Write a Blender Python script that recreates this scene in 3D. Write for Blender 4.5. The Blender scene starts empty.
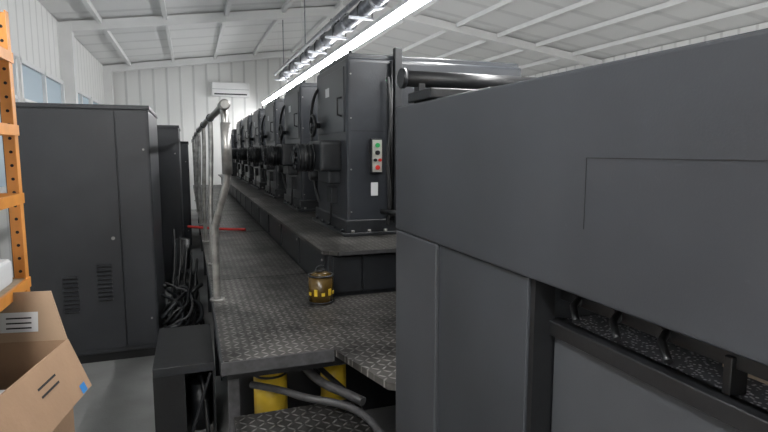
import bpy, bmesh, math, random
from mathutils import Vector, Matrix
random.seed(4)
S=bpy.context.scene
COL=S.collection

# ---------------------------------------------------------------- materials
def newmat(name):
    m=bpy.data.materials.new(name); m.use_nodes=True
    nt=m.node_tree; b=nt.nodes['Principled BSDF']
    return m,nt,b
def N(nt,t,**k):
    n=nt.nodes.new(t)
    for a,v in k.items(): setattr(n,a,v)
    return n
def paint(name,c,rough=.45,metal=0.0,var=.25,scale=3.0,bump=.05,bscale=60,scuff=0.0,spec=.5):
    m,nt,b=newmat(name); L=nt.links
    tc=N(nt,'ShaderNodeNewGeometry')
    n1=N(nt,'ShaderNodeTexNoise'); n1.inputs['Scale'].default_value=scale; n1.inputs['Detail'].default_value=6
    L.new(tc.outputs['Position'],n1.inputs['Vector'])
    r=N(nt,'ShaderNodeValToRGB')
    r.color_ramp.elements[0].position=.3; r.color_ramp.elements[1].position=.7
    r.color_ramp.elements[0].color=[x*(1-var) for x in c]+[1]
    r.color_ramp.elements[1].color=[min(1,x*(1+var)) for x in c]+[1]
    L.new(n1.outputs['Fac'],r.inputs['Fac'])
    out=r.outputs['Color']
    if scuff>0:
        n3=N(nt,'ShaderNodeTexNoise'); n3.inputs['Scale'].default_value=26; n3.inputs['Detail'].default_value=8; n3.inputs['Roughness'].default_value=.7
        L.new(tc.outputs['Position'],n3.inputs['Vector'])
        r3=N(nt,'ShaderNodeValToRGB'); r3.color_ramp.elements[0].position=.66; r3.color_ramp.elements[1].position=.78
        L.new(n3.outputs['Fac'],r3.inputs['Fac'])
        mm=N(nt,'ShaderNodeMath',operation='MULTIPLY'); mm.inputs[1].default_value=scuff
        L.new(r3.outputs['Color'],mm.inputs[0])
        mx=N(nt,'ShaderNodeMixRGB'); mx.inputs['Color2'].default_value=[min(1,x*2.6+.03) for x in c]+[1]
        L.new(mm.outputs[0],mx.inputs['Fac']); L.new(out,mx.inputs['Color1']); out=mx.outputs['Color']
    L.new(out,b.inputs['Base Color'])
    n2=N(nt,'ShaderNodeTexNoise'); n2.inputs['Scale'].default_value=bscale
    L.new(tc.outputs['Position'],n2.inputs['Vector'])
    bp=N(nt,'ShaderNodeBump'); bp.inputs['Strength'].default_value=bump; bp.inputs['Distance'].default_value=.01
    L.new(n2.outputs['Fac'],bp.inputs['Height']); L.new(bp.outputs['Normal'],b.inputs['Normal'])
    b.inputs['Roughness'].default_value=rough; b.inputs['Metallic'].default_value=metal
    b.inputs['Specular IOR Level'].default_value=spec
    return m
def emis(name,c,s,ec=None):
    m,nt,b=newmat(name); b.inputs['Base Color'].default_value=[*c,1]
    b.inputs['Emission Color'].default_value=[*(ec or c),1]; b.inputs['Emission Strength'].default_value=s
    return m
def tread(name,base,hi,scale=30):
    m,nt,b=newmat(name); L=nt.links
    g=N(nt,'ShaderNodeNewGeometry'); sp=N(nt,'ShaderNodeSeparateXYZ'); L.new(g.outputs['Position'],sp.inputs[0])
    def M(op,a,bv=None):
        n=N(nt,'ShaderNodeMath',operation=op)
        for i,v in enumerate((a,bv)):
            if v is None: continue
            if isinstance(v,(int,float)): n.inputs[i].default_value=v
            else: L.new(v,n.inputs[i])
        return n.outputs[0]
    X=M('MULTIPLY',sp.outputs['X'],scale); Y=M('MULTIPLY',sp.outputs['Y'],scale)
    fx=M('SUBTRACT',M('FRACT',X),.5); fy=M('SUBTRACT',M('FRACT',Y),.5)
    par=M('FLOORED_MODULO',M('ADD',M('FLOOR',X),M('FLOOR',Y)),2.0)
    sg=M('SUBTRACT',M('MULTIPLY',par,2.0),1.0)
    u=M('ADD',fx,M('MULTIPLY',sg,fy)); v=M('SUBTRACT',fx,M('MULTIPLY',sg,fy))
    u2=M('POWER',M('ABSOLUTE',M('DIVIDE',u,.78)),2.0); v2=M('POWER',M('ABSOLUTE',M('DIVIDE',v,.2)),2.0)
    q=M('SUBTRACT',1.0,M('ADD',u2,v2))
    n=N(nt,'ShaderNodeClamp'); L.new(M('MULTIPLY',q,1.6),n.inputs[0]); mask=n.outputs[0]
    nz=N(nt,'ShaderNodeTexNoise'); nz.inputs['Scale'].default_value=2.6; nz.inputs['Detail'].default_value=12; nz.inputs['Roughness'].default_value=.72
    L.new(g.outputs['Position'],nz.inputs['Vector'])
    r=N(nt,'ShaderNodeValToRGB'); r.color_ramp.elements[0].position=.40; r.color_ramp.elements[1].position=.62
    r.color_ramp.elements[0].color=[x*.3 for x in base]+[1]; r.color_ramp.elements[1].color=[x*1.6 for x in base]+[1]
    L.new(nz.outputs['Fac'],r.inputs['Fac'])
    r2=N(nt,'ShaderNodeValToRGB'); r2.color_ramp.elements[0].position=.38; r2.color_ramp.elements[1].position=.60
    r2.color_ramp.elements[0].color=[x*.35 for x in hi]+[1]; r2.color_ramp.elements[1].color=[x*1.35 for x in hi]+[1]
    L.new(nz.outputs['Fac'],r2.inputs['Fac'])
    mx=N(nt,'ShaderNodeMixRGB'); L.new(r2.outputs['Color'],mx.inputs['Color2'])
    L.new(mask,mx.inputs['Fac']); L.new(r.outputs['Color'],mx.inputs['Color1']); L.new(mx.outputs['Color'],b.inputs['Base Color'])
    bp=N(nt,'ShaderNodeBump'); bp.inputs['Strength'].default_value=.9; bp.inputs['Distance'].default_value=.004
    L.new(mask,bp.inputs['Height']); L.new(bp.outputs['Normal'],b.inputs['Normal'])
    b.inputs['Metallic'].default_value=.4; b.inputs['Roughness'].default_value=.42
    return m
def ribbed(name,c,axis,scale,strength=.4,rough=.5,dark=.8):
    m,nt,b=newmat(name); L=nt.links
    g=N(nt,'ShaderNodeNewGeometry')
    w=N(nt,'ShaderNodeTexWave'); w.bands_direction=axis; w.inputs['Scale'].default_value=scale; w.inputs['Distortion'].default_value=0
    L.new(g.outputs['Position'],w.inputs['Vector'])
    r=N(nt,'ShaderNodeValToRGB'); r.color_ramp.elements[0].position=.9; r.color_ramp.elements[1].position=.97
    L.new(w.outputs['Fac'],r.inputs['Fac'])
    bp=N(nt,'ShaderNodeBump'); bp.inputs['Strength'].default_value=strength; bp.inputs['Distance'].default_value=.02
    L.new(r.outputs['Color'],bp.inputs['Height']); L.new(bp.outputs['Normal'],b.inputs['Normal'])
    mx=N(nt,'ShaderNodeMixRGB'); mx.inputs['Color1'].default_value=[*c,1]; mx.inputs['Color2'].default_value=[x*dark for x in c]+[1]
    L.new(r.outputs['Color'],mx.inputs['Fac']); L.new(mx.outputs['Color'],b.inputs['Base Color'])
    b.inputs['Roughness'].default_value=rough
    return m

M_CAB =paint('cabinet_grey_paint',(.025,.027,.031),.40,var=.2,scale=2,scuff=.35)
M_UNIT=paint('press_grey_paint',(.026,.029,.034),.33,var=.2,scale=3,scuff=.3)
M_PAN =paint('panel_grey_paint',(.030,.033,.038),.48,var=.17,scale=2.5,bump=.03,bscale=200,scuff=.25)
M_PAN2=paint('pillar_grey_paint',(.042,.045,.050),.48,var=.17,scale=2.5,bump=.03,bscale=200,scuff=.2)
M_BLK =paint('black_metal',(.008,.0085,.0095),.4,var=.3,scale=8,scuff=.2)
M_DK  =paint('dark_cast_iron',(.013,.0145,.017),.42,var=.25,scale=8,scuff=.25)
M_SEAM=paint('seam_black',(.006,.006,.007),.8)
M_STEEL=paint('worn_steel_tube',(.33,.325,.31),.33,metal=.8,var=.4,scale=14,scuff=.3)
M_GALV=paint('galvanised_steel',(.30,.31,.33),.36,metal=.75,var=.3,scale=14)
M_CONC=paint('concrete_floor',(.25,.25,.245),.6,var=.3,scale=1.6,bump=.15,scuff=.1)
M_WHT =paint('white_steel',(.83,.83,.82),.5,var=.03)
M_WALL=ribbed('white_wall_cladding',(.85,.85,.83),'X',.85)
M_WALLY=ribbed('white_side_cladding',(.85,.85,.83),'Y',.85)
M_CEIL=ribbed('white_roof_panel',(.84,.84,.83),'Y',.32,.25,dark=.86)
M_GLASS=emis('frosted_window_glass',(.22,.27,.31),.2,(.6,.75,.85))
M_TUBE=emis('fluorescent_tube',(.97,.98,1.0),44)
M_TREAD=tread('diamond_plate',(.060,.057,.053),(.23,.222,.21),26)
M_TREAD2=tread('diamond_plate_dark',(.042,.041,.039),(.16,.155,.15),26)
M_ORG =paint('orange_rack_paint',(.60,.24,.04),.5,var=.15,scale=9)
M_CARD=paint('cardboard',(.30,.19,.115),.85,var=.12,scale=4,bump=.1)
M_CARD2=paint('cardboard_inside',(.36,.25,.165),.85,var=.1,scale=4,bump=.1)
M_YEL =paint('yellow_plastic',(.62,.42,.03),.35,var=.15,scale=10)
M_AMB =paint('amber_can',(.085,.05,.010),.25,var=.3,scale=14)
M_RED =paint('red_paint',(.5,.02,.015),.4)
M_GRN =paint('green_button',(.02,.32,.09),.4)
M_BLUE=paint('blue_label',(.03,.18,.45),.5)
M_PAPER=paint('white_paper',(.60,.61,.62),.7,var=.05)
M_WOOD=paint('wood_strip',(.36,.29,.22),.7,var=.2,scale=20)
M_CREAM=paint('cream_panel',(.38,.38,.34),.4,var=.04)
M_HOSE=paint('grey_hose',(.05,.05,.052),.5,var=.3,scale=30)
def chips():
    m,nt,b=newmat('table_paint_with_paper_chips'); L=nt.links
    g=N(nt,'ShaderNodeNewGeometry'); v=N(nt,'ShaderNodeTexVoronoi'); v.inputs['Scale'].default_value=110
    L.new(g.outputs['Position'],v.inputs['Vector'])
    r=N(nt,'ShaderNodeValToRGB'); r.color_ramp.elements[0].position=.22; r.color_ramp.elements[0].color=(.7,.7,.73,1)
    r.color_ramp.elements[1].position=.38; r.color_ramp.elements[1].color=(.11,.115,.13,1)
    L.new(v.outputs['Distance'],r.inputs['Fac']); L.new(r.outputs['Color'],b.inputs['Base Color'])
    b.inputs['Roughness'].default_value=.7
    return m
M_CHIP=chips()

# ---------------------------------------------------------------- helpers
def empty(name,loc=(0,0,0)):
    e=bpy.data.objects.new(name,None); e.location=loc; COL.objects.link(e); return e
def link(name,me,mat,parent):
    o=bpy.data.objects.new(name,me); COL.objects.link(o)
    if mat: me.materials.append(mat)
    if parent:
        o.parent=parent; o.matrix_parent_inverse=Matrix.Translation(parent.location).inverted()
    return o
def box(name,x0,x1,y0,y1,z0,z1,mat,parent=None,bev=0.0,rot=None):
    bm=bmesh.new(); bmesh.ops.create_cube(bm,size=1)
    bmesh.ops.scale(bm,vec=(x1-x0,y1-y0,z1-z0),verts=bm.verts)
    if bev>0: bmesh.ops.bevel(bm,geom=bm.edges[:]+bm.verts[:],offset=bev,segments=3,affect='EDGES',profile=.6)
    if rot: bmesh.ops.rotate(bm,matrix=Matrix.Rotation(rot[1],3,rot[0]),verts=bm.verts)
    bmesh.ops.translate(bm,vec=((x0+x1)/2,(y0+y1)/2,(z0+z1)/2),verts=bm.verts)
    me=bpy.data.meshes.new(name); bm.to_mesh(me); bm.free()
    return link(name,me,mat,parent)
def cyl(name,p0,p1,r,mat,parent=None,seg=32,r2=None,smooth=True,bev=0):
    p0=Vector(p0);p1=Vector(p1); d=p1-p0
    bm=bmesh.new(); bmesh.ops.create_cone(bm,cap_ends=True,segments=seg,radius1=r,radius2=r if r2 is None else r2,depth=d.length)
    if bev: bmesh.ops.bevel(bm,geom=[e for e in bm.edges if abs(e.verts[0].co.z-e.verts[1].co.z)<1e-6],offset=bev,segments=2,affect='EDGES')
    q=d.to_track_quat('Z','Y').to_matrix()
    bmesh.ops.rotate(bm,matrix=q,verts=bm.verts); bmesh.ops.translate(bm,vec=(p0+p1)/2,verts=bm.verts)
    me=bpy.data.meshes.new(name)
    for f in bm.faces: f.smooth = smooth and len(f.verts)==4
    bm.to_mesh(me); bm.free(); return link(name,me,mat,parent)
def tube(name,pts,r,mat,parent=None,smooth=False,cyclic=False):
    cu=bpy.data.curves.new(name,'CURVE'); cu.dimensions='3D'; cu.bevel_depth=r; cu.bevel_resolution=4; cu.use_fill_caps=True
    if smooth:
        s=cu.splines.new('NURBS'); s.points.add(len(pts)-1)
        for p,c in zip(s.points,pts): p.co=(*c,1)
        s.use_endpoint_u=True; s.order_u=3; s.resolution_u=8
    else:
        s=cu.splines.new('POLY'); s.points.add(len(pts)-1)
        for p,c in zip(s.points,pts): p.co=(*c,1)
    s.use_cyclic_u=cyclic
    o=bpy.data.objects.new(name+'_c',cu); COL.objects.link(o)
    dg=bpy.context.evaluated_depsgraph_get(); me=bpy.data.meshes.new_from_object(o.evaluated_get(dg))
    bpy.data.objects.remove(o)
    for p in me.polygons: p.use_smooth=True
    me.name=name; me.materials.clear(); return link(name,me,mat,parent)
def prism(name,pts,z0,z1,mat,parent=None,bev=0):
    bm=bmesh.new(); vs=[bm.verts.new((x,y,z0)) for x,y in pts]; f=bm.faces.new(vs)
    r=bmesh.ops.extrude_face_region(bm,geom=[f]); bmesh.ops.translate(bm,vec=(0,0,z1-z0),verts=[v for v in r['geom'] if isinstance(v,bmesh.types.BMVert)])
    bmesh.ops.recalc_face_normals(bm,faces=bm.faces)
    if bev: bmesh.ops.bevel(bm,geom=bm.edges[:],offset=bev,segments=2,affect='EDGES')
    me=bpy.data.meshes.new(name); bm.to_mesh(me); bm.free(); return link(name,me,mat,parent)
def yprism(name,pts,y0,y1,mat,parent=None):
    bm=bmesh.new(); vs=[bm.verts.new((x,y0,z)) for x,z in pts]; f=bm.faces.new(vs)
    r=bmesh.ops.extrude_face_region(bm,geom=[f]); bmesh.ops.translate(bm,vec=(0,y1-y0,0),verts=[v for v in r['geom'] if isinstance(v,bmesh.types.BMVert)])
    bmesh.ops.recalc_face_normals(bm,faces=bm.faces)
    me=bpy.data.meshes.new(name); bm.to_mesh(me); bm.free(); return link(name,me,mat,parent)
def torus(name,c,R,r,axis,mat,parent=None,n=32):
    pts=[]
    for i in range(n):
        a=2*math.pi*i/n
        if axis=='X': pts.append((c[0],c[1]+R*math.cos(a),c[2]+R*math.sin(a)))
        elif axis=='Y': pts.append((c[0]+R*math.cos(a),c[1],c[2]+R*math.sin(a)))
        else: pts.append((c[0]+R*math.cos(a),c[1]+R*math.sin(a),c[2]))
    return tube(name,pts,r,mat,parent,cyclic=True)
def quadmesh(name,quads,mat,parent=None,thick=0.0):
    bm=bmesh.new()
    for q in quads: bm.faces.new([bm.verts.new(p) for p in q])
    me=bpy.data.meshes.new(name); bm.to_mesh(me); bm.free(); o=link(name,me,mat,parent)
    if thick:
        md=o.modifiers.new('s','SOLIDIFY'); md.thickness=thick; md.offset=0
    return o

# ---------------------------------------------------------------- room
XL,XR,Y0,Y1=-2.2,10.2,-4.0,17.5
EZ,RZ,RX=4.15,5.02,4.0
box('floor',XL,XR,Y0,Y1,-.1,0,M_CONC)
box('wall_left',XL-.15,XL,Y0,Y1,0,EZ,M_WALLY)
box('wall_right',XR,XR+.15,Y0,Y1,0,EZ,M_WALLY)
yprism('wall_back',[(XL,0),(XR,0),(XR,EZ),(RX,RZ),(XL,EZ)],Y1,Y1+.15,M_WALL)
yprism('wall_front',[(XL,0),(XR,0),(XR,EZ),(RX,RZ),(XL,EZ)],Y0-.15,Y0,M_WALL)
yprism('ceiling',[(XL-.15,EZ),(RX,RZ),(XR+.15,EZ),(XR+.15,EZ+.12),(RX,RZ+.12),(XL-.15,EZ+.12)],Y0-.15,Y1+.15,M_CEIL)
def roofz(x): return EZ+(RZ-EZ)*((x-XL)/(RX-XL) if x<RX else (XR-x)/(XR-RX))
for k,y in enumerate([-1,5.6,11.8,17.2]):
    e=empty('roof_beam')
    for a,b in ((XL,RX),(RX,XR)):
        yprism('rafter',[(a,roofz(a)-.02),(b,roofz(b)-.02),(b,roofz(b)-.2),(a,roofz(a)-.2)],y-.09,y+.09,M_WHT,e)
    box('column_left',XL,XL+.22,y-.11,y+.11,0,EZ-.02,M_WHT,e)
    box('column_right',XR-.22,XR,y-.11,y+.11,0,EZ-.02,M_WHT,e)
e=empty('roof_purlins')
for x in [-1.5,-.35,.8,1.95,3.1,4.9,6.0,7.1,8.2,9.3]:
    z=roofz(x); box('purlin',x-.035,x+.035,Y0,Y1,z-.1,z-.005,M_WHT,e)
wy=[(1.0,3.2),(3.4,5.4),(5.9,8.6),(8.8,11.5),(12.2,14.4),(14.6,16.9)]
for i,(a,b) in enumerate(wy):
    w=empty('window_%d'%(i+1))
    box('glass',XL,XL+.02,a,b,1.3,3.0,M_GLASS,w)
    for nm,aa in (('frame_bottom',(a,b,1.26,1.33)),('frame_top',(a,b,2.97,3.04)),('frame_transom',(a,b,2.45,2.49)),
                  ('frame_side',(a-.03,a+.05,1.26,3.04)),('frame_side',(b-.05,b+.03,1.26,3.04)),('mullion',((a+b)/2-.035,(a+b)/2+.035,1.26,3.04))):
        box(nm,XL,XL+.07,aa[0],aa[1],aa[2],aa[3],M_WHT,w)

# ---------------------------------------------------------------- lights
def lamp_row(x,z,y0,y1,power):
    e=empty('fluorescent_light')
    box('housing',x-.06,x+.06,y0,y1,z+.04,z+.09,M_WHT,e)
    y=y0
    while y<y1-.1:
        cyl('tube',(x,y+.01,z),(x,min(y+1.5,y1)-.01,z),.036,M_TUBE,e,seg=16); y+=1.5
    y=y0+.5
    while y<y1:
        tube('hanger',[(x,y,z+.08),(x,y,roofz(x)-.02)],.006,M_WHT,e); y+=3
    l=bpy.data.lights.new('lamp','AREA'); l.shape='RECTANGLE'; l.size=.12; l.size_y=y1-y0; l.energy=power; l.color=(1,.99,.97)
    o=bpy.data.objects.new('lamp_glow',l); COL.objects.link(o); o.location=(x,(y0+y1)/2,z-.06); o.parent=e
lamp_row(2.17,3.2,1.4,17.0,330)
lamp_row(6.6,3.6,-3.5,3.2,230)  # added row outside the view, brightens the hall and ceiling
lamp_row(-.7,3.4,-3.6,1.6,100)  # another unseen row, put in as extra light near the camera
e=empty('overhead_pipe')
px=1.98
cyl('pipe',(px,1.5,3.40),(px,12.2,3.40),.085,M_GALV,e)
cyl('pipe_small',(px-.16,1.5,3.44),(px-.16,12.2,3.44),.03,M_GALV,e)
for i in range(9):
    y=2.3+i*1.15
    cyl('flange',(px,y-.025,3.40),(px,y-.005,3.40),.115,M_GALV,e); cyl('flange',(px,y+.005,3.40),(px,y+.025,3.40),.115,M_GALV,e)
    for k in range(6):
        a=k*math.pi/3; cyl('flange_bolt',(px+.10*math.cos(a),y-.035,3.40+.10*math.sin(a)),(px+.10*math.cos(a),y+.035,3.40+.10*math.sin(a)),.008,M_DK,e,seg=6)
    box('bracket',px-.2,px+.10,y+.45,y+.48,3.28,3.31,M_GALV,e)
    tube('pipe_clamp',[(px-.09,y+.465,3.30),(px-.09,y+.465,3.42),(px-.05,y+.465,3.48),(px+.05,y+.465,3.48),(px+.09,y+.465,3.42),(px+.09,y+.465,3.30)],.008,M_HOSE,e)
    if i%3==1:
        cyl('tee_branch',(px,y+.7,3.40),(px,y+.7,3.56),.05,M_GALV,e); cyl('tee_cap',(px,y+.7,3.55),(px,y+.7,3.59),.065,M_DK,e)
for y in (2.765,6.215,9.665,12.0): tube('hanger',[(px,y,3.46),(px,y,roofz(px)-.01)],.01,M_GALV,e)
w=bpy.data.worlds.new('world'); S.world=w; w.use_nodes=True
w.node_tree.nodes['Background'].inputs[0].default_value=(.7,.8,.9,1); w.node_tree.nodes['Background'].inputs[1].default_value=.6

e=empty('air_conditioner')
box('body',.68,1.78,17.2,17.49,3.42,3.84,M_WHT,e,.04)
box('outlet_slot',.75,1.7,17.185,17.21,3.46,3.50,M_HOSE,e)
box('front_line',.70,1.76,17.19,17.21,3.62,3.63,M_GALV,e)

# ---------------------------------------------------------------- left electrical cabinets
def ecab(x0,x1,y0,y1,h,seam=None,louv=()):
    e=empty('electrical_cabinet')
    box('body',x0,x1,y0,y1,.08,h,M_CAB,e,.012)
    box('plinth',x0+.03,x1-.03,y0+.04,y1-.04,0,.09,M_BLK,e)
    box('top_lip',x0-.01,x1+.01,y0-.015,y1+.01,h-.03,h+.005,M_CAB,e,.006)
    s=seam if seam else (x0+x1)/2
    box('door',x0+.015,s-.004,y0-.012,y0,.12,h-.04,M_CAB,e,.005)
    box('door',s+.004,x1-.012,y0-.012,y0,.12,h-.04,M_CAB,e,.005)
    for lx,lz in louv:
        for k in range(9):
            box('louvre',lx-.055,lx+.055,y0-.03,y0-.008,lz+k*.035,lz+k*.035+.014,M_CAB,e,.004,rot=('X',.5))
            box('louvre_slot',lx-.05,lx+.05,y0-.0135,y0-.011,lz+k*.035-.012,lz+k*.035,M_SEAM,e)
    for z in (.35,h-.35):
        cyl('hinge_screw',(x1-.05,y0-.018,z),(x1-.05,y0-.01,z),.009,M_STEEL,e,seg=12)
    cyl('lock',(s-.06,y0-.022,1.05),(s-.06,y0-.01,1.05),.014,M_STEEL,e,seg=16)
    return e
ecab(-1.34,-.31,4.87,6.1,2.12,seam=-.56,louv=((-.95,.46),(-.70,.54)))
ecab(-.62,-.13,7.4,8.6,2.08)
ecab(-.62,-.03,10.2,12.4,1.93)

# ---------------------------------------------------------------- aisle clutter
e=empty('pump_unit')
box('base',-.24,.04,5.7,6.5,0,.14,M_BLK,e,.01)
cyl('motor',(-.1,5.8,.3),(-.1,6.3,.3),.12,M_DK,e,bev=.01)
for k in range(7): torus('fin',(-.1,5.85+k*.06,.3),.12,.008,'Y',M_BLK,e)
cyl('tank',(-.13,6.42,.14),(-.13,6.42,.78),.09,M_BLK,e,bev=.01)
box('junction_box',-.17,-.03,5.95,6.1,.41,.5,M_DK,e,.008)
box('fill_cap',-.10,-.05,5.72,5.78,.14,.24,M_ORG,e,.006)
e=empty('hose_bundle')
for k in range(34):
    cx=random.uniform(-.23,-.02); cy=random.uniform(4.7,5.4); zt=random.uniform(.08,.66)
    pts=[]
    for j in range(9):
        a=j*.9+k
        pts.append((min(.05,max(-.28,cx+.12*math.cos(a))),cy+.18*math.sin(a)*(1 if j%2 else .6),max(.025,zt*(j/8.0)+.04*math.sin(3*a))))
    tube('hose',pts,random.choice((.010,.014,.019)),random.choice((M_BLK,M_BLK,M_DK,M_HOSE)),e,smooth=True)
for k in range(5):
    x=-.2+.05*k
    tube('riser_hose',[(x,5.3,.03),(x-.02,5.35,.4),(x+.03,5.5,.75),(x+.02,5.6,1.0-.08*k)],.012,M_BLK,e,smooth=True)
e=empty('valve_manifold')
box('body',-.27,-.12,4.12,4.24,.0,.12,M_BLK,e,.01)
for k in range(3): cyl('valve',(-.24+.05*k,4.18,.11),(-.24+.05*k,4.18,.19),.014,M_STEEL,e)

# ---------------------------------------------------------------- walkway
e=empty('press_walkway')
prism('deck',[(.10,2.40),(.60,2.38),(.712,1.95),(.75,1.92),(1.28,1.92),(1.28,3.28),(.80,3.28),(.80,16),(.04,16),(.09,5)],.80,.83,M_TREAD,e)
box('deck_edge_trim',.09,.10,2.39,4.6,.765,.832,M_DK,e)
box('deck_front_trim',.09,.60,2.372,2.385,.775,.832,M_HOSE,e)
box('beam_left',.12,.18,2.45,16,.70,.80,M_BLK,e)
box('beam_front',.12,.72,2.45,2.51,.72,.80,M_BLK,e)
for y in (2.47,4.3,6.1,8,10,12,14): box('leg',.12,.17,y-.025,y+.025,0,.72,M_HOSE if y<3 else M_DK,e)
for y in (4.0,6.4,8.8,11.2,13.6): box('deck_seam',.085,.80,y,y+.006,.829,.8312,M_SEAM,e)
box('shade_backing',.2,.79,3.12,3.14,0,.79,M_BLK,e)  # black sheet added as backing, stands in for the shade under the deck
for y in range(5,16,2): box('side_shade_sheet',.15,.16,y-.95,y+.9,.05,.70,M_BLK,e)  # black sheets fill the open side in place of the dark underneath
e=empty('access_step')
box('tread_plate',.14,.71,1.55,2.40,.54,.565,M_TREAD2,e)
box('frame_front',.14,.71,1.55,1.58,.48,.54,M_BLK,e)
box('frame_side',.14,.17,1.55,2.40,.48,.54,M_BLK,e)
for x in (.145,.67):
    for y in (1.56,2.34): box('leg',x,x+.04,y,y+.04,0,.5,M_BLK,e)

e=empty('walkway_handrail')
RZz=2.02
pts=[(.125,3.45,.83),(.125,3.45,1.24),(.128,3.44,1.30),(.195,3.33,1.56),(.203,3.31,1.63),(.200,3.30,1.9),(.196,3.32,1.99),(.195,3.38,RZz),(.19,3.6,RZz)]
tube('end_post',pts,.023,M_STEEL,e)
cyl('foot_flange',(.125,3.45,.83),(.125,3.45,.842),.045,M_STEEL,e)
cyl('sleeve',(.202,3.305,1.62),(.200,3.30,1.92),.029,M_STEEL,e)
tube('top_rail',[(.196,3.36,RZz),(.15,5,RZz),(.115,7,RZz),(.085,10,RZz),(.06,15.8,RZz)],.023,M_STEEL,e)
cyl('rail_cap',(.197,3.25,RZz),(.193,3.42,RZz),.031,M_STEEL,e,bev=.008)
for y,xx in ((4.6,.161),(5.8,.136),(7.2,.113),(8.8,.097),(10.8,.082),(13.2,.071)):
    xf=max(.075,xx-.02)
    tube('post',[(xf,y,.83),(xf,y,1.3),(xx,y,1.8),(xx,y,RZz)],.019,M_STEEL,e)
    cyl('foot_flange',(xf,y,.83),(xf,y,.842),.035,M_STEEL,e)
    cyl('clamp',(xx,y-.05,RZz),(xx,y+.05,RZz),.031,M_DK,e)

# ---------------------------------------------------------------- press base + step
e=empty('press_base_frame')
box('base',.81,2.6,3.34,16,0,1.095,M_DK,e,.01)
prism('step_plate',[(.86,3.27),(2.0,3.27),(2.0,16),(.72,16),(.74,7),(.77,3.36)],1.096,1.12,M_TREAD,e)
box('step_edge_strip',.86,1.32,3.262,3.272,1.098,1.121,M_HOSE,e)
box('front_panel',.84,1.03,3.318,3.338,.84,1.08,M_DK,e,.006)
box('front_panel',1.04,1.5,3.318,3.338,.84,1.08,M_DK,e,.006)
y=3.4
while y<15.5:
    box('side_panel',.796,.811,y,y+.82,.85,1.08,M_DK,e,.005)
    cyl('panel_screw',(.79,y+.05,1.04),(.797,y+.05,1.04),.008,M_STEEL,e,seg=10); y+=.9
    
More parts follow.
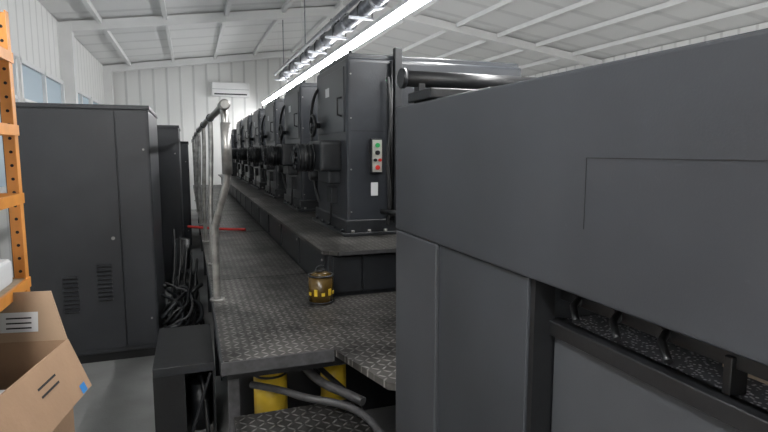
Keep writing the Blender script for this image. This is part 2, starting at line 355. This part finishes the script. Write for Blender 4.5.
def unit(y0,first=False):
    e=empty('printing_unit',(1.1,y0,1.12))
    x0=1.1; D=1.0
    box('tower_body',x0,2.6,y0,y0+D,1.16,2.44,M_UNIT,e,.03)
    box('top_cover',x0+.02,2.58,y0+.03,y0+D-.03,2.43,2.475,M_UNIT,e,.012)
    for k in range(2): torus('lifting_eye',(x0+.1,y0+.25+.5*k,2.50),.03,.008,'X',M_BLK,e,n=16)
    box('base_flange',x0-.045,2.62,y0-.05,y0+D+.06,1.121,1.145,M_DK,e,.006)
    box('base_skirt',x0-.02,2.61,y0-.025,y0+D+.03,1.14,1.24,M_DK,e,.012)
    box('side_door',x0-.008,x0+.004,y0+.06,y0+D-.06,1.9,2.38,M_UNIT,e,.004)
    box('front_seam',x0+.03,x0+.30,y0-.0012,y0+.001,1.905,1.908,M_SEAM,e)
    tube('door_handle',[(x0-.005,y0+.12,2.02),(x0-.04,y0+.12,2.03),(x0-.04,y0+.12,2.15),(x0-.005,y0+.12,2.16)],.008,M_BLK,e)
    box('terminal_box',x0-.05,x0+.004,y0+.30,y0+.46,1.34,1.47,M_DK,e,.008)
    box('unit_label',x0-.0105,x0-.007,y0+.5,y0+.62,2.2,2.27,M_PAPER,e)
    tube('cable',[(x0-.03,y0+.38,1.34),(x0-.035,y0+.38,1.25),(x0-.03,y0+.44,1.16)],.009,M_BLK,e)
    for k in range(5):
        cyl('bolt',(x0-.03,y0+.05+k*.22,1.145),(x0-.03,y0+.05+k*.22,1.165),.014,M_DK,e,seg=6)
    for k in range(3):
        cyl('bolt',(x0+.03+k*.13,y0-.037,1.145),(x0+.03+k*.13,y0-.037,1.165),.014,M_STEEL,e,seg=6)
    for zz in (1.3,1.62,2.0,2.32):
        cyl('screw',(x0+.03,y0-.006,zz),(x0+.03,y0+.001,zz),.006,M_STEEL,e,seg=10)
    box('drive_housing',x0-.17,x0+.01,y0+.16,y0+.62,1.60,1.84,M_DK,e,.03)
    box('housing_neck',x0-.10,x0+.01,y0+.2,y0+.56,1.50,1.62,M_DK,e,.02)
    cyl('motor',(x0-.31,y0+.42,1.705),(x0-.16,y0+.42,1.705),.105,M_DK,e,bev=.012)
    for k in range(5): torus('motor_rib',(x0-.29+k*.028,y0+.42,1.705),.107,.007,'X',M_BLK,e)
    cyl('motor_cap',(x0-.335,y0+.42,1.705),(x0-.31,y0+.42,1.705),.05,M_BLK,e)
    for k in range(12):
        a=k*math.pi/6; cyl('fan_blade',(x0-.318,y0+.42+.05*math.cos(a),1.705+.05*math.sin(a)),(x0-.318,y0+.42+.1*math.cos(a),1.705+.1*math.sin(a)),.007,M_DK,e,seg=8)
    cyl('lower_shaft',(x0-.12,y0+.8,1.56),(x0+.01,y0+.8,1.56),.06,M_DK,e,bev=.008)
    torus('handwheel',(x0-.07,y0+.86,1.98),.085,.016,'X',M_BLK,e)
    cyl('handwheel_hub',(x0-.09,y0+.86,1.98),(x0+.01,y0+.86,1.98),.024,M_BLK,e)
    for k in range(3):
        a=k*2.094; cyl('spoke',(x0-.07,y0+.86,1.98),(x0-.07,y0+.86+.085*math.cos(a),1.98+.085*math.sin(a)),.009,M_BLK,e,seg=8)
    box('bridge_cover',x0+.22,2.55,y0+D-.01,y0+1.74,1.15,1.86,M_DK,e,.04)
    cyl('cylinder_roller',(x0+.15,y0+1.25,1.62),(2.55,y0+1.25,1.62),.13,M_BLK,e)
    cyl('cylinder_roller',(x0+.15,y0+1.55,1.42),(2.55,y0+1.55,1.42),.13,M_BLK,e)
    tube('air_hose',[(x0-.01,y0+.9,2.3),(x0-.06,y0+1.0,2.2),(x0-.04,y0+1.02,1.8),(x0-.05,y0+1.0,1.5),(x0-.0,y0+.95,1.3)],.014,M_BLK,e,smooth=True)
    cyl('service_rod',(x0+.34,y0-.03,1.25),(x0+.34,y0-.03,2.42),.012,M_BLK,e)
    box('guard_strip',x0+.36,x0+.42,y0-.05,y0,1.2,2.52,M_DK,e,.008)
    if first:
        box('control_panel',1.275,1.365,y0-.045,y0+.001,1.59,1.85,M_DK,e,.006)
        box('control_plate',1.283,1.357,y0-.05,y0-.044,1.60,1.84,M_CREAM,e,.004)
        for dx,zz,mt in ((0,1.80,M_GRN),(0.0,1.745,M_BLK),(.018,1.69,M_RED),(-.018,1.69,M_BLK),(0,1.635,M_RED)):
            cyl('button',(1.32+dx,y0-.066,zz),(1.32+dx,y0-.048,zz),.017 if dx==0 else .012,mt,e,seg=20)
        box('name_plate',1.285,1.34,y0-.006,y0+.001,1.42,1.52,M_PAPER,e)
        cyl('green_indicator',(1.40,y0-.06,2.28),(1.40,y0-.05,2.28),.012,M_GRN,e,seg=16)
        cyl('bracket_arm',(1.36,y0-.04,1.30),(1.44,y0-.25,1.30),.02,M_BLK,e)
        tube('hose',[(1.40,y0-.06,2.3),(1.42,y0-.1,2.0),(1.38,y0-.08,1.7),(1.41,y0-.1,1.4),(1.40,y0-.05,1.2)],.014,M_BLK,e,smooth=True)
    return e
for k in range(6): unit(3.9+1.8*k,k==0)
e=empty('sheet_feeder')
box('body',1.0,2.55,14.75,15.9,1.121,2.2,M_UNIT,e,.03)
box('side_door',.985,1.0,14.85,15.8,1.2,2.1,M_UNIT,e,.005)
box('top_frame',1.1,2.5,14.9,15.7,2.2,2.35,M_DK,e,.02)

# ---------------------------------------------------------------- delivery bridge and guard roller
e=empty('delivery_conveyor')
box('housing',1.34,2.75,2.3,3.24,0,2.06,M_DK,e,.03)
box('top_rail',1.32,2.75,2.9,3.25,2.06,2.12,M_BLK,e,.01)
box('inner_cover',1.6,2.7,2.35,2.85,2.06,2.11,M_UNIT,e,.01)
cyl('guard_roller',(1.27,3.2,2.205),(2.62,3.2,2.205),.05,M_BLK,e,bev=.006)
cyl('roller_end',(1.25,3.2,2.205),(1.28,3.2,2.205),.062,M_DK,e,bev=.004)
for x in (1.36,2.5): box('bracket',x,x+.04,3.16,3.24,2.11,2.22,M_BLK,e)
# ---------------------------------------------------------------- delivery cabinet (near right)
c=.72
e=empty('delivery_cabinet')
box('upper_hood',c,2.3,-1.2,1.89,1.462,1.913,M_PAN,e,.008)
box('hood_groove_top',c-.001,c+.001,-.6,.855,1.738,1.7392,M_SEAM,e)
box('hood_groove_side',c-.001,c+.001,.854,.8552,1.60,1.7392,M_SEAM,e)
box('pillar_rear',c,2.25,1.53,1.885,0,1.459,M_PAN2,e,.006)
box('pillar_front',c+.012,2.25,1.05,1.527,0,1.459,M_PAN,e,.004)
box('lower_panel',c+.075,2.2,-1.2,1.03,0,1.325,M_PAN2,e,.006)
box('table_edge',c+.06,c+.10,-1.2,1.04,1.322,1.357,M_BLK,e,.004)
box('table_top',c+.10,2.2,-1.2,1.04,1.322,1.352,M_CHIP,e)
box('wood_batten',c+.20,c+.235,-1.2,.70,1.352,1.364,M_WOOD,e)
box('lever_bar',c+.10,c+.115,.50,1.045,1.40,1.425,M_BLK,e,.003)
for i,yy in enumerate((.98,.86,.74)):
    tube('gripper_lever',[(c+.20,yy+.05,1.41),(c+.12,yy+.01,1.425),(c+.07,yy-.02,1.41),(c+.055,yy-.05,1.385)],.008,M_BLK,e)
    cyl('lever_pivot',(c+.09,yy,1.412),(c+.13,yy,1.412),.013,M_DK,e)
cyl('lever_shaft',(c+.17,.45,1.40),(c+.17,1.04,1.40),.009,M_STEEL,e)
box('lever_bracket',c+.09,c+.13,.60,.615,1.352,1.42,M_BLK,e,.003)
box('pillar_inner',c+.02,c+.075,1.032,1.05,0,1.459,M_BLK,e)
# ---------------------------------------------------------------- chemical items
def can(x,y,z,r,h,m,name,band=None):
    e=empty(name,(x,y,z))
    cyl('body',(x,y,z),(x,y,z+h*.82),r,m,e,bev=.006)
    cyl('shoulder',(x,y,z+h*.82),(x,y,z+h*.92),r,m,e,r2=r*.45)
    cyl('cap',(x,y,z+h*.9),(x,y,z+h),r*.38,band or m,e)
    torus('rim',(x,y,z+.01),r,.005,'Z',M_DK,e)
    torus('rim_top',(x,y,z+h*.82),r,.006,'Z',M_DK,e)
    return e
q=can(.725,3.19,.83,.075,.21,M_AMB,'solvent_can',M_BLK)
for k in range(5):
    a=math.radians(-160+k*34)
    cx,cy=.725+.0755*math.cos(a),3.19+.0755*math.sin(a)
    box('label_patch',cx-.004,cx+.004,cy-.010,cy+.010,.885,.905+.02*(k%2),M_YEL,q,.0015,rot=('Z',a))
torus('handle',(.725,3.19,1.03),.03,.004,'Y',M_DK,q)
can(.345,2.72,.36,.085,.32,M_YEL,'chemical_jug',M_RED)
e=empty('bottle_crate'); box('crate_body',.24,.45,2.62,2.82,0,.35,M_BLK,e,.01); box('crate_rim',.235,.455,2.615,2.825,.335,.358,M_BLK,e,.004)
can(.70,2.8,.36,.07,.31,M_YEL,'chemical_jug',M_YEL)
e=empty('bottle_crate'); box('crate_body',.62,.78,2.70,2.90,0,.35,M_BLK,e,.01); box('crate_rim',.615,.785,2.695,2.905,.335,.358,M_BLK,e,.004)
e=empty('flexible_hose')
tube('hose',[(.24,2.62,.61),(.36,2.50,.62),(.46,2.36,.62),(.58,2.30,.61),(.68,2.18,.60),(.70,2.0,.59),(.70,1.8,.59)],.017,M_HOSE,e,smooth=True)
tube('hose',[(.46,2.9,.76),(.50,2.65,.66),(.56,2.47,.63),(.66,2.36,.61),(.71,2.28,.60)],.022,M_HOSE,e,smooth=True)
tube('hose',[(.5,2.98,.7),(.56,2.75,.66),(.60,2.55,.64),(.66,2.44,.60)],.014,M_BLK,e,smooth=True)

e=empty('red_hose'); tube('hose',[(-.06,6.55,.90),(.12,6.52,.88),(.3,6.5,.86),(.5,6.5,.846),(.58,6.47,.846)],.015,M_RED,e,smooth=True)

# dark steel equipment box by the walkway
e=empty('steel_equipment_box')
bx0,bx1,by0,by1,bh=-.25,.085,3.2,3.95,.53
box('top',bx0,bx1,by0,by1,bh-.012,bh,M_BLK,e,.003)
box('back',bx0,bx1,by1-.01,by1,0,bh-.012,M_BLK,e)
box('side_left',bx0,bx0+.01,by0,by1,0,bh-.012,M_BLK,e)
box('side_right',bx1-.01,bx1,by0,by1,0,bh-.012,M_BLK,e)
box('front_top',bx0,bx1,by0-.008,by0,bh-.05,bh,M_DK,e,.003)
box('front_sheet',bx0,bx0+.17,by0-.004,by0+.004,0,bh-.05,M_BLK,e)
tube('strut',[(bx0+.17,by0+.02,.02),(bx1-.02,by0+.05,bh-.08)],.01,M_DK,e)
cyl('pump_body',(-.0,by0+.3,.0),(-.0,by0+.3,.3),.06,M_DK,e)
tube('pump_hose',[(0,by0+.3,.3),(.0,by0+.2,.42),(.03,by0+.08,.3),(.04,by0+.02,.03)],.013,M_BLK,e,smooth=True)

# ---------------------------------------------------------------- storage rack
e=empty('storage_rack')
RXr,RY=-.60,2.36
def upright(x,y,sx,sy):
    box('upright_web',min(x,x+sx*.045),max(x,x+sx*.045),y-.002,y+.002,0,2.25,M_ORG,e)
    box('upright_flange',x-.002,x+.002,min(y,y+sy*.04),max(y,y+sy*.04),0,2.25,M_ORG,e)
    z=.05
    while z<2.22:
        cyl('slot',(x+sx*.024,y-.0035,z),(x+sx*.024,y+.0035,z),.006,M_SEAM,e,seg=8)
        z+=.05
upright(RXr,RY,-1,-1); upright(-1.05,RY,1,-1); upright(RXr,.7,-1,1); upright(-1.05,.7,1,1)
for z in (1.27,1.59,1.84,2.10):
    box('beam',RXr-.003,RXr+.007,.7,RY,z-.03,z+.008,M_ORG,e)
    box('beam',-1.057,-1.047,.7,RY,z-.03,z+.008,M_ORG,e)
    box('end_beam',-1.05,RXr,RY-.01,RY,z-.03,z+.008,M_ORG,e)
    if z in (1.27,2.10): box('shelf_board',-1.045,RXr-.007,.71,RY-.01,z-.02,z+.005,M_WOOD,e)
e=empty('paper_package'); box('wrap',-.86,-.62,1.9,2.26,1.276,1.37,M_PAPER,e,.02); box('wrap_fold',-.84,-.64,1.95,2.2,1.37,1.382,M_PAPER,e,.006)

# ---------------------------------------------------------------- cardboard box
e=empty('cardboard_box')
def carton(cx,cy,w,d,h,ang,z0=0):
    c_,s_=math.cos(ang),math.sin(ang)
    def P(u,v,z): return (cx+u*c_-v*s_, cy+u*s_+v*c_, z0+z)
    W,Dd=w/2,d/2
    cs=[(-W,-Dd),(W,-Dd),(W,Dd),(-W,Dd)]
    quads=[]
    for i in range(4):
        a,b=cs[i],cs[(i+1)%4]; quads.append([P(*a,0),P(*b,0),P(*b,h),P(*a,h)])
    quadmesh('walls',quads,M_CARD,e,.006)
    quadmesh('base',[[P(*c,.005) for c in cs]],M_CARD,e,.006)
    f=.17
    quadmesh('flap_back',[[P(-W,Dd,h),P(W,Dd,h),P(W-.05,Dd+.02,h+f),P(-W+.01,Dd+.02,h+f)]],M_CARD2,e,.006)
    quadmesh('flap_right',[[P(W,-Dd,h),P(W,Dd,h),P(W+.07,Dd-.01,h-.17),P(W+.07,-Dd+.01,h-.17)]],M_CARD,e,.006)
    quadmesh('flap_left',[[P(-W,-Dd,h),P(-W,Dd,h),P(-W-.03,Dd-.01,h+f*.9),P(-W-.03,-Dd+.01,h+f*.9)]],M_CARD2,e,.006)
    quadmesh('flap_front',[[P(-W,-Dd,h),P(W,-Dd,h),P(W-.01,-Dd-.10,h-.15),P(-W+.01,-Dd-.10,h-.15)]],M_CARD,e,.006)
    box('contents',cx-.12,cx+.12,cy-.12,cy+.12,z0+h-.3,z0+h-.1,M_PAPER,e,.01,rot=('Z',ang))
    def flapP(u,t,off=-.006): return P(u,Dd+.02*t+off,h+f*t)
    quadmesh('label',[[flapP(.0,.2),flapP(.12,.2),flapP(.12,.6),flapP(.0,.6)]],M_PAPER,e)
    for k in range(3):
        quadmesh('print_line',[[flapP(.02,.27+.1*k,-.008),flapP(.10,.27+.1*k,-.008),flapP(.10,.30+.1*k,-.008),flapP(.02,.30+.1*k,-.008)]],M_SEAM,e)
    def sideP(v,t,off=.006): return P(W+.07*t+off,v,h-.17*t)
    quadmesh('blue_sticker',[[sideP(Dd-.09,.80),sideP(Dd-.05,.80),sideP(Dd-.05,.97),sideP(Dd-.09,.97)]],M_BLUE,e)
    for k in range(2):
        quadmesh('print_line',[[sideP(-.02,.3+.14*k),sideP(.10,.3+.14*k),sideP(.10,.34+.14*k),sideP(-.02,.34+.14*k)]],M_SEAM,e)
carton(-.685,1.85,.42,.56,1.10,math.radians(-10))

# ---------------------------------------------------------------- camera
cam=bpy.data.cameras.new('camera'); cam.lens=540/768*36; cam.sensor_width=36; cam.clip_start=.05
co=bpy.data.objects.new('camera',cam); COL.objects.link(co)
co.location=(0,0,1.75); co.rotation_euler=(math.radians(90-6.76),0,math.radians(-19.63))
S.camera=co
S.view_settings.view_transform='Standard'
S.view_settings.exposure=.12
